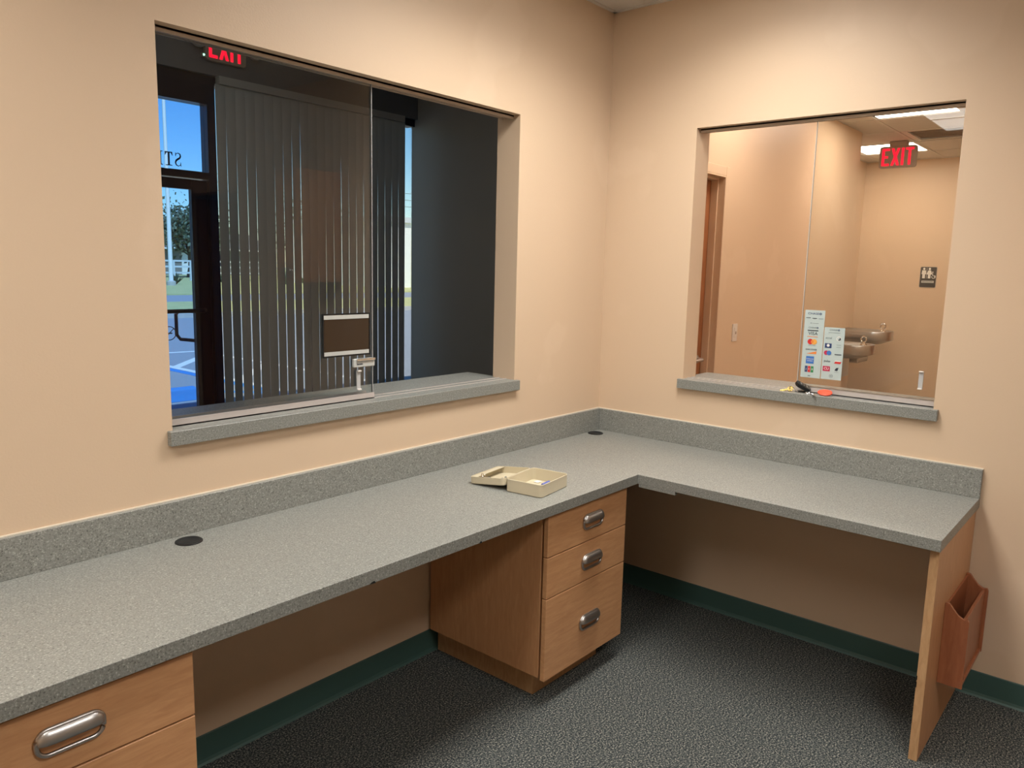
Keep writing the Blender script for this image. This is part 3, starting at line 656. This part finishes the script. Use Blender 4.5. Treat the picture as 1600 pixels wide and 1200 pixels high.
# ------------------------------------------------------------------ hallway
d = struct('door_1', bx(DX0 + .012, DX1 - .012, .075, .118, .006, DH - .012, bev=.001), 'door_wood', 'wooden hallway door in a beige metal frame')
b2 = bmesh.new()
for a in ((DX1 - .0, DX1 + .055), (DX0 - .055, DX0)): box(b2, a[0], a[1], -.014, .0, 0, DH + .055, bev=.002)
box(b2, DX0, DX1, -.014, .0, DH, DH + .055, bev=.002)
box(b2, DX1 - .008, DX1, -.014, WT, 0, DH); box(b2, DX0, DX0 + .008, -.014, WT, 0, DH); box(b2, DX0, DX1, -.014, WT, DH - .008, DH)
box(b2, DX1 - .022, DX1 - .008, .03, .073, 0, DH - .008); box(b2, DX0 + .008, DX0 + .022, .03, .073, 0, DH - .008); box(b2, DX0 + .022, DX1 - .022, .03, .073, DH - .022, DH - .008)
obj('door_frame', b2, 'wall', d)
b2 = lathe(bmesh.new(), [(.026, 0), (.026, -.010), (.014, -.014), (.011, -.045)], 20, axis='y', loc=(DX1 - .085, .075, 1.02)); tube(b2, [(DX1 - .085, .030, 1.02), (DX1 - .12, .027, 1.02), (DX1 - .195, .032, 1.018)], [.010, .010, .008], 10)
obj('lever_handle', b2, 'nickel', d, True)
d = struct('door_3', bx(HX + .06, HX + .10, FD0 + .01, FD1 - .01, .006, 2.12), 'door_wood', 'restroom door at the end of the hallway')
b2 = bmesh.new()
for a in ((FD1 - .008, FD1 + .045, 0, 2.175), (FD0 - .045, FD0 + .008, 0, 2.175), (FD0, FD1, 2.122, 2.175)): box(b2, HX - .012, HX + .05, *a)
obj('door_frame', b2, 'wall', d)
# restroom sign on the hall end wall
t = thing('restroom_sign', 'charcoal restroom sign with white figures on the hallway end wall', 'sign', (HX, -.205, 1.55))
sxf = face_negx(HX, -.215, 1.562)
obj('sign_plate', prism(bmesh.new(), rrect(-.079, .079, -.108, .108, .012, 4), 0, .005, 'z'), 'exit_body', t, xf=sxf)
obj('sign_face', prism(bmesh.new(), rrect(-.074, .074, -.103, .103, .010, 4), .005, .006, 'z'), 'sign_grey', t, xf=sxf)
def figure(cx, dress):
    b2 = bmesh.new(); z0 = .0062
    prism(b2, [(cx + .011 * math.cos(2 * PI * k / 14), .085 + .011 * math.sin(2 * PI * k / 14)) for k in range(14)], z0, z0 + .001)
    if dress: pts = [(-.012, .070), (.012, .070), (.026, .030), (.012, .026), (.012, -.012), (-.012, -.012), (-.012, .026), (-.026, .030)]
    else: pts = [(-.018, .070), (.018, .070), (.022, .030), (.013, .030), (.013, -.012), (-.013, -.012), (-.013, .030), (-.022, .030)]
    prism(b2, [(cx + x, y) for x, y in pts], z0, z0 + .001); obj('pictogram', b2, 'white_ink', t, xf=sxf)
figure(-.042, False); figure(.010, True)
b2 = tube(bmesh.new(), [(.050 + .017 * math.cos(a), .006 + .017 * math.sin(a), .0066) for a in [math.radians(-200 + 250 * k / 14) for k in range(15)]], .0025, 6)
tube(b2, [(.040, .045, .0066), (.042, .016, .0066), (.056, .016, .0066), (.066, -.006, .0066)], .003, 6); prism(b2, [(.040 + .006 * math.cos(k), .052 + .006 * math.sin(k)) for k in [2 * PI * q / 10 for q in range(10)]], .0062, .0072)
obj('pictogram', b2, 'white_ink', t, xf=sxf)
obj('sign_divider', bx(-.0165, -.0145, -.012, .095, .0062, .0072), 'white_ink', t, xf=sxf)
obj('sign_bar', bx(-.058, .058, -.058, -.036, .0062, .0072), 'silver', t, xf=sxf); obj('lettering', text_bm('RESTROOM', .019, sxf @ Matrix.Translation((0, -.0475, .0074)), .0003), 'sign_grey', t)

# exit signs ------------------------------------------------------------------------
def strokes_exit(s):
    """bold condensed EXIT outlines, height 1 unit wide .46 each"""
    E = [[(0, 0), (.42, 0), (.42, .13), (.14, .13), (.14, .435), (.34, .435), (.34, .565), (.14, .565), (.14, .87), (.42, .87), (.42, 1), (0, 1)]]
    X = [[(0, 0), (.15, 0), (.24, .30), (.33, 0), (.48, 0), (.32, .5), (.48, 1), (.33, 1), (.24, .70), (.15, 1), (0, 1), (.16, .5)]]
    I = [[(0, 0), (.14, 0), (.14, 1), (0, 1)]]
    T = [[(.15, 0), (.29, 0), (.29, .87), (.44, .87), (.44, 1), (0, 1), (0, .87), (.15, .87)]]
    x = 0; out = []
    for L, wd in ((E, .42), (X, .48), (I, .14), (T, .44)):
        for poly in L: out.append([((px + x) * s, (py - .5) * s) for px, py in poly])
        x += wd + .09
    tot = (x - .09) * s
    return [[(px - tot / 2, py) for px, py in q] for q in out]
def exit_sign(xf, label, hang, heads):
    t = thing('exit_sign', label, 'exit sign', xf.translation, 'red exit signs')
    obj('sign_housing', prism(bmesh.new(), rrect(-.155, .155, -.095, .095, .022, 4), -.03, .006, 'z', bev=.003), 'exit_body', t, xf=xf)
    for poly in strokes_exit(.150):
        cx = sum(p[0] for p in poly) / len(poly)
        obj('exit_letter', prism(bmesh.new(), poly, .0062, .0085), 'exit_red', t, xf=xf)
    if hang: obj('canopy_mount', bx(-.075, .075, .095, .095 + hang, -.035, .012, bev=.003), 'exit_body', t, xf=xf)
    if heads:
        for s in (-1, 1):
            b2 = lathe(bmesh.new(), [(.018, -.02), (.045, .0), (.052, .03), (.048, .04)], 20, loc=(s * .215, .02, 0)); tube(b2, [(s * .15, .04, -.012), (s * .20, .045, -.014)], .012, 8)
            obj('lamp_head', b2, 'track', t, True, xf=xf)
        obj('status_led', lathe(bmesh.new(), [(.007, .006), (.006, .010)], 12, loc=(-.17, -.068, 0)), 'led_green', t, xf=xf); 
        obj('led_bracket', bx(-.182, -.150, -.080, -.056, -.02, .006), 'exit_body', t, xf=xf)
exit_sign(face_negx(4.42, -.147, 2.622), 'lit red exit sign hanging from the hallway ceiling', CE - 2.622 - .095, False)
exit_sign(face_negy(-.175, LY - .032, 3.045), 'lit red exit sign above the lobby door', 0, True)

# drinking fountains ----------------------------------------------------------------
def fountain(x, ztop, label):
    t = thing('drinking_fountain', label, 'fountain', (x, AY, ztop - .3), 'pair of drinking fountains in the alcove')
    wv = .215; yb = AY; yf = -.035
    out = [(x - wv, yb), (x + wv, yb)] + [(x + wv * math.cos(a), yf + .16 + (-.16) * math.sin(a)) for a in [PI * k / 12 for k in range(13)]]
    prof = bmesh.new(); b2 = bmesh.new()
    N = len(out); lv = [(0.985, ztop - .004), (1.0, ztop - .012), (1.0, ztop - .075), (.985, ztop - .095), (.80, ztop - .135)]
    cx, cyy = x, (yb + yf) / 2
    rings = []
    for s, z in lv:
        rings.append([b2.verts.new((cx + (px - cx) * s, yb + (py - yb) * (s if z < ztop - .1 else min(1, s + .01)), z)) for px, py in out])
    # sunken basin
    for s, z in ((.90, ztop), (.82, ztop - .01), (.60, ztop - .055)):
        rings.insert(0, [b2.verts.new((cx + (px - cx) * s, cyy + (py - cyy) * s, z)) for px, py in out])
    for A, B in zip(rings, rings[1:]):
        for k in range(N): b2.faces.new((A[k], A[(k + 1) % N], B[(k + 1) % N], B[k]))
    b2.faces.new(rings[0]); b2.faces.new(rings[-1]); bmesh.ops.recalc_face_normals(b2, faces=b2.faces[:])
    obj('basin', b2, 'steel', t, True)
    obj('body', bx(x - .17, x + .17, yb - .26, yb - .001, ztop - .34, ztop - .12, bev=.012, seg=2), 'steel', t)
    obj('push_bar', bx(x - wv - .004, x - wv + .001, yf + .20, yf + .36, ztop - .065, ztop - .035, bev=.001), 'nickel', t)
    b2 = lathe(bmesh.new(), [(.030, 0), (.028, .012), (.014, .018), (.012, .035)], 16, loc=(x - .06, yf + .085, ztop - .004))
    ring = [(x - .06, yf + .085 + .024 * math.cos(2 * PI * k / 18), ztop + .052 + .028 * math.sin(2 * PI * k / 18)) for k in range(18)]
    tube(b2, ring, .008, 8, closed=True); obj('bubbler', b2, 'chrome', t, True)
fountain(5.28, 1.005, 'higher stainless drinking fountain in the alcove, nearer the end wall')
fountain(4.66, 0.905, 'lower stainless drinking fountain in the alcove, nearer the hallway corner')

# ------------------------------------------------------------------ lobby storefront
t = struct('trim_1', bx(LX0, LX1, LY + .04, LY + .14, 2.80, 2.86), 'frame_dark', 'dark bronze storefront framing')
DLX, DRX = -1.215, -0.300     # door opening
def post(x, wd=.05, z1=2.80): obj('mullion', bx(x, x + wd, LY + .03, LY + .13, 0, z1), 'frame_dark', t)
for x, wd in ((LX0, .05), (-2.25, .05), (DLX - .05, .05), (DRX, .062), (.55, .05)): post(x, wd)
obj('transom_bar', bx(DLX, DRX, LY + .03, LY + .13, 2.137, 2.185), 'frame_dark', t)
obj('sill_rail', bx(LX0, DLX - .05, LY + .03, LY + .13, 0, .06), 'frame_dark', t); obj('sill_rail', bx(DRX + .05, LX1, LY + .03, LY + .13, 0, .06), 'frame_dark', t)
obj('head_rail', bx(DLX, DRX, LY + .03, LY + .13, 2.66, 2.80), 'frame_dark', t)
for a, c, z0, z1 in ((LX0 + .05, -2.25, .06, 2.8), (-2.2, DLX - .05, .06, 2.8), (DLX, DRX, 2.185, 2.66), (DRX + .062, .55, .06, 2.8), (.6, LX1, .06, 2.8)):
    obj('pane', bx(a, c, LY + .078, LY + .084, z0, z1), 'tint_glass' if z0 > 1 else 'glass', t)
d = struct('door_4', bx(DLX + .004, DLX + .104, LY + .058, LY + .102, .01, 2.13), 'frame_dark', 'dark aluminium glass entrance door')
obj('stile', bx(DRX - .125, DRX - .004, LY + .058, LY + .102, .01, 2.13, bev=.003), 'frame_dark', d)
obj('door_rail', bx(DLX + .104, DRX - .125, LY + .058, LY + .102, 2.06, 2.13), 'frame_dark', d)
obj('door_rail', bx(DLX + .104, DRX - .125, LY + .058, LY + .102, .01, .20), 'frame_dark', d)
obj('pane', bx(DLX + .104, DRX - .125, LY + .077, LY + .083, .20, 2.06), 'tint_glass', d)
b2 = tube(bmesh.new(), [(DLX + .03, LY + .055, 1.20), (DLX + .05, LY + .012, 1.20), (DRX - .09, LY + .012, 1.20), (DRX - .055, LY + .055, 1.20)], .015, 10); obj('push_bar', b2, 'frame_dark', d, True)
b2 = tube(bmesh.new(), [(DRX - .12, LY + .105, 1.19), (DRX - .18, LY + .15, 1.19), (DRX - .225, LY + .16, 1.17), (DRX - .225, LY + .16, 1.02), (DRX - .20, LY + .155, .985), (DRX - .12, LY + .105, .975)], .013, 10); obj('pull_handle', b2, 'frame_dark', d, True)
ring = [(DLX + .30 + .0, 0, 0)]
nx, nz, nr = -.620, 1.040, .048
b2 = tube(bmesh.new(), [(nx + nr * math.cos(2 * PI * k / 28), LY + .076, nz + nr * math.sin(2 * PI * k / 28)) for k in range(28)], .0032, 6, closed=True)
tube(b2, [(nx - nr * .7, LY + .076, nz - nr * .7), (nx + nr * .7, LY + .076, nz + nr * .7)], .0028, 6); box(b2, nx - .028, nx + .022, LY + .0745, LY + .0765, nz - .004, nz + .004)
obj('no_smoking_decal', b2, 'ink', d)
# suite lettering on the transom, read from outside, so mirrored from indoors
t2 = thing('suite_lettering', 'black serif suite lettering on the transom glass over the door', 'lettering', (-.6, LY + .085, 2.26))
def serifT(): return [[(.05, 0), (.55, 0), (.55, .05), (.37, .07), (.37, .92), (.46, .92), (.56, .74), (.60, .74), (.58, 1), (.02, 1), (0, .74), (.04, .74), (.14, .92), (.23, .92), (.23, .07), (.05, .05)]]
def serifE(): return [[(0, 0), (.58, 0), (.62, .27), (.57, .27), (.50, .07), (.25, .07), (.25, .48), (.36, .48), (.40, .36), (.44, .36), (.44, .66), (.40, .66), (.36, .55), (.25, .55), (.25, .93), (.47, .93), (.54, .77), (.58, .77), (.57, 1), (0, 1), (0, .95), (.11, .93), (.11, .07), (0, .05)]]
def serifS():
    ctr = [(.44, .80), (.38, .92), (.24, .97), (.10, .90), (.06, .76), (.12, .62), (.26, .53), (.40, .42), (.46, .26), (.40, .10), (.25, .03), (.10, .09), (.04, .24)]
    wd = [.02, .025, .03, .045, .055, .065, .07, .065, .055, .045, .03, .025, .02]
    L, R = [], []
    for i, p in enumerate(ctr):
        q0, q1 = Vector(ctr[max(i - 1, 0)]), Vector(ctr[min(i + 1, len(ctr) - 1)]); dd = (q1 - q0).normalized(); nn = Vector((-dd.y, dd.x))
        L.append(tuple(Vector(p) + nn * wd[i])); R.append(tuple(Vector(p) - nn * wd[i]))
    return [L + R[::-1], [(.42, .72), (.46, .72), (.46, 1.0), (.42, 1.0)], [(.02, 0), (.06, 0), (.08, .30), (.04, .30)]]
LH = .094; x = -.475
for shape, wd in ((serifS(), .50), (serifT(), .60), (serifE(), .62)):
    for poly in shape:
        obj('letter', prism(bmesh.new(), [(x - px * LH, 2.213 + py * LH) for px, py in poly], LY + .0845, LY + .0855, 'y'), 'ink', t2)
    x -= (wd + .16) * LH
# vertical blinds
t = thing('vertical_blind', 'grey vertical blind closed across the lobby storefront glass', 'blinds', (.65, LY - .02, 0))
obj('head_track', bx(DRX + .055, 1.50, LY - .055, LY - .0, 2.80, 2.855), 'vane', t)
pitch = .0778; nv = 23; X0 = -.228
for k in range(nv):
    cx = X0 + pitch * k
    wv = .0378 + random.uniform(-.0006, .0006)
    open_b = math.radians(random.choice([1, 6, 7, 5, 3, 1, 8, 10]))
    if k in (1, 3, 8): open_b = math.radians(14)
    open_t = math.radians(random.uniform(-6, -1.5))
    zt, zb = 2.80, .035; NZ = 8; b2 = bmesh.new(); rows = []
    off = random.uniform(-.002, .002)
    for j in range(NZ + 1):
        s = j / NZ; a = -(open_t + (open_b - open_t) * min(1, s * 1.5)); z = zt + (zb - zt) * s; row = []
        for q in (-1, -.5, 0, .5, 1):
            bow = .004 * (1 - q * q)
            row.append(b2.verts.new((cx + off * s + q * wv * math.cos(a), LY - .028 - q * wv * math.sin(a) - bow, z)))
        rows.append(row)
    for A, B in zip(rows, rows[1:]):
        for q in range(4): b2.faces.new((A[q], A[q + 1], B[q + 1], B[q]))
    bmesh.ops.recalc_face_normals(b2, faces=b2.faces[:]); bmesh.ops.solidify(b2, geom=b2.faces[:], thickness=.0008)
    obj('vane', b2, 'vane', t, True)

# ------------------------------------------------------------------ outdoors
GZ = -.05
lot = struct('parking_lot', bx(-60, 90, LY + 1.6, 18.9, GZ - .2, GZ), 'asphalt', 'shaded asphalt parking lot')
struct('walkway', bx(-60, 90, LY + .15, LY + 1.6, GZ - .2, -.02), 'concrete')
struct('kerb', bx(-60, 90, 18.9, 19.2, GZ - .2, GZ + .12), 'concrete')
struct('grass_verge', bx(-60, 90, 19.2, 25.8, GZ - .2, GZ + .08), 'grass')
struct('street', bx(-60, 90, 25.8, 32.2, GZ - .2, GZ + .02), 'asphalt')
struct('lawn', bx(-80, 160, 32.2, 170, GZ - .2, GZ + .08), 'grass')
def stripe(p, q, wd, mat, z=.004):
    p, q = Vector(p), Vector(q); dd = (q - p).normalized(); nn = Vector((-dd.y, dd.x)) * wd / 2
    obj('stripe', prism(bmesh.new(), [tuple(p + nn), tuple(q + nn), tuple(q - nn), tuple(p - nn)], GZ, GZ + z), mat, lot)
stripe((2.27, 11.2), (2.27, 5.6), .11, 'stripe_white', .0045); stripe((2.13, 11.2), (2.13, 5.6), .13, 'stripe_blue')
stripe((2.3, 9.2), (3.75, 10.75), .14, 'stripe_white'); stripe((2.3, 7.4), (3.75, 8.95), .14, 'stripe_white'); stripe((2.2, 11.2), (3.6, 11.0), .1, 'stripe_white'); stripe((3.6, 11.0), (3.6, 5.6), .1, 'stripe_white')
stripe((1.2, 7.3), (2.1, 6.2), .12, 'stripe_blue')
prof = [(6.36, GZ), (6.40, GZ + .13), (6.50, GZ + .15), (6.60, GZ + .13), (6.66, GZ)]
tag(obj('wheel_stop', prism(bmesh.new(), prof, -.65, 1.19, 'x', bev=.008), 'stripe_blue'), 'blue painted wheel stop in the parking lot', 'wheel stop')
# light pole
t = thing('light_pole', 'tall white light pole on the far lawn', 'pole', (18.95, 43.5, GZ))
obj('pole_shaft', tube(bmesh.new(), [(18.95, 43.5, GZ + .08), (18.95, 43.5, 11)], [.13, .09], 12), 'pole', t, True); obj('lamp_arm', bx(18.85, 19.8, 43.4, 43.6, 10.9, 11.02), 'pole', t)
obj('pole_base', lathe(bmesh.new(), [(.26, 0), (.26, .25), (.16, .3)], 14, loc=(18.95, 43.5, GZ + .07)), 'concrete', t)
# spiky shrubs in a row
for k in range(8):
    bxp, byp = 18.9 + k * 1.5, 45.8 - .12 * k + random.uniform(-.2, .2); hgt = random.uniform(.65, 1.0)
    b2 = bmesh.new()
    for q in range(46):
        a = random.uniform(0, 2 * PI); el = random.uniform(.65, 1.4); L = hgt * random.uniform(.75, 1.1); wd = .05
        d1 = Vector((math.cos(a) * math.cos(el), math.sin(a) * math.cos(el), math.sin(el))); sd = Vector((-math.sin(a), math.cos(a), 0)) * wd
        o0 = Vector((bxp, byp, GZ + .07)); mid = o0 + d1 * L * .5
        v0 = [b2.verts.new(pp) for pp in (o0 - sd * .5, o0 + sd * .5, mid + sd, mid - sd, o0 + d1 * L)]
        b2.faces.new((v0[0], v0[1], v0[2], v0[3])); b2.faces.new((v0[3], v0[2], v0[4]))
    tag(obj('spiky_shrub', b2, 'agave'), 'spiky dark green shrub in the row along the far lawn', 'shrub', 'spiky shrubs across the street')
# fence
t = thing('rail_fence', 'pale post and rail fence beyond the spiky shrubs', 'fence', (24, 54, GZ + .08))
for k in range(13): obj('fence_post', bx(19 + k * 1.3, 19.14 + k * 1.3, 53.93, 54.07, GZ + .08, 1.55), 'fence', t)
for z in (.55, 1.0, 1.42): obj('rail', bx(18.6, 35.2, 53.97, 54.03, z, z + .13), 'fence', t)
# house
t = thing('house', 'low grey house with a pale garage door beyond the fence', 'house', (33, 78, GZ + .08))
obj('wall', bx(24, 46, 76, 86, GZ + .08, 2.7), 'house', t)
obj('roof', prism(bmesh.new(), [(75.2, 2.7), (86.8, 2.7), (81, 4.6)], 23.3, 46.7, 'x'), 'roof', t)
obj('garage_door', bx(35.9, 37.9, 75.9, 76.0, GZ + .1, 2.3), 'pole', t); obj('window', bx(39.8, 41.2, 75.93, 76.0, 1.0, 2.2), 'tint_glass', t); obj('fascia', bx(23.3, 46.7, 75.15, 75.25, 2.62, 2.8), 'pole', t)
# white commercial building down the street
t = thing('white_building', 'sunlit white flat-roofed building across the street', 'building', (42, 40, GZ + .08))
obj('wall', bx(31, 53, 38, 49, GZ + .06, 4.4), 'pole', t); obj('parapet', bx(30.8, 53.2, 37.8, 49.2, 4.4, 4.75), 'fence', t)
for k in range(4): obj('window', bx(38 + 3.4 * k, 40 + 3.4 * k, 37.95, 38.0, 1.1, 2.6), 'tint_glass', t)
# trees
def tree(px, py, hgt, rad, label, nleaf):
    t = thing('oak_tree', label, 'tree', (px, py, GZ + .08), 'trees across the street'); tr = bmesh.new(); base = Vector((px, py, GZ + .05)); tips = []
    fork = base + Vector((.1, 0, hgt * .30)); tube(tr, [base, base.lerp(fork, .5) + Vector((.1, 0, 0)), fork], [hgt * .045, hgt * .035, hgt * .03], 8)
    for k in range(9):
        a = 2 * PI * k / 9 + random.uniform(-.3, .3); R_ = rad * random.uniform(.5, .9)
        e = base + Vector((math.cos(a) * R_, math.sin(a) * R_, hgt * random.uniform(.55, .9))); mid = fork.lerp(e, .5) + Vector((0, 0, -hgt * .03))
        tube(tr, [fork, mid, e], [hgt * .020, hgt * .012, hgt * .004], 6); tips += [e, mid.lerp(e, .5)]
    obj('trunk', tr, 'bark', t)
    lf = bmesh.new()
    for k in range(nleaf):
        c = random.choice(tips) if random.random() < .55 else base + Vector((0, 0, hgt * .68))
        dv = Vector((random.gauss(0, 1), random.gauss(0, 1), random.gauss(0, .62))); dv = dv * (rad * .30)
        p_ = c + dv; s = random.uniform(.10, .24); n1 = Vector((random.gauss(0, 1), random.gauss(0, 1), random.gauss(0, 1))).normalized(); n2 = n1.orthogonal().normalized(); n3 = n1.cross(n2)
        lf.faces.new([lf.verts.new(p_ + n2 * s), lf.verts.new(p_ + n3 * s * .6), lf.verts.new(p_ - n2 * s), lf.verts.new(p_ - n3 * s * .6)])
    fo = obj('foliage', lf, 'leaf', t); fo['kind'] = 'stuff'
tree(31.1, 65, 6.6, 3.7, 'wide oak tree standing beyond the rail fence by the garage door', 5200)
tree(45.5, 66, 7.5, 4.2, 'oak tree standing beyond the rail fence at the far end of the house', 4000)
tree(19.6, 69, 6.5, 2.8, 'oak tree standing beside the house near the light pole', 3000)
# overhead wires
for z, wl in ((8.2, 'lowest of three thin overhead wires beyond the street'), (8.9, 'middle one of three thin overhead wires beyond the street'), (9.6, 'highest of three thin overhead wires beyond the street')):
    tag(obj('power_line', tube(bmesh.new(), [(-20 + 12 * k, 62, z - .6 * math.sin(PI * k / 8)) for k in range(9)], .022, 5), 'bark'), wl, 'wire', 'overhead wires')
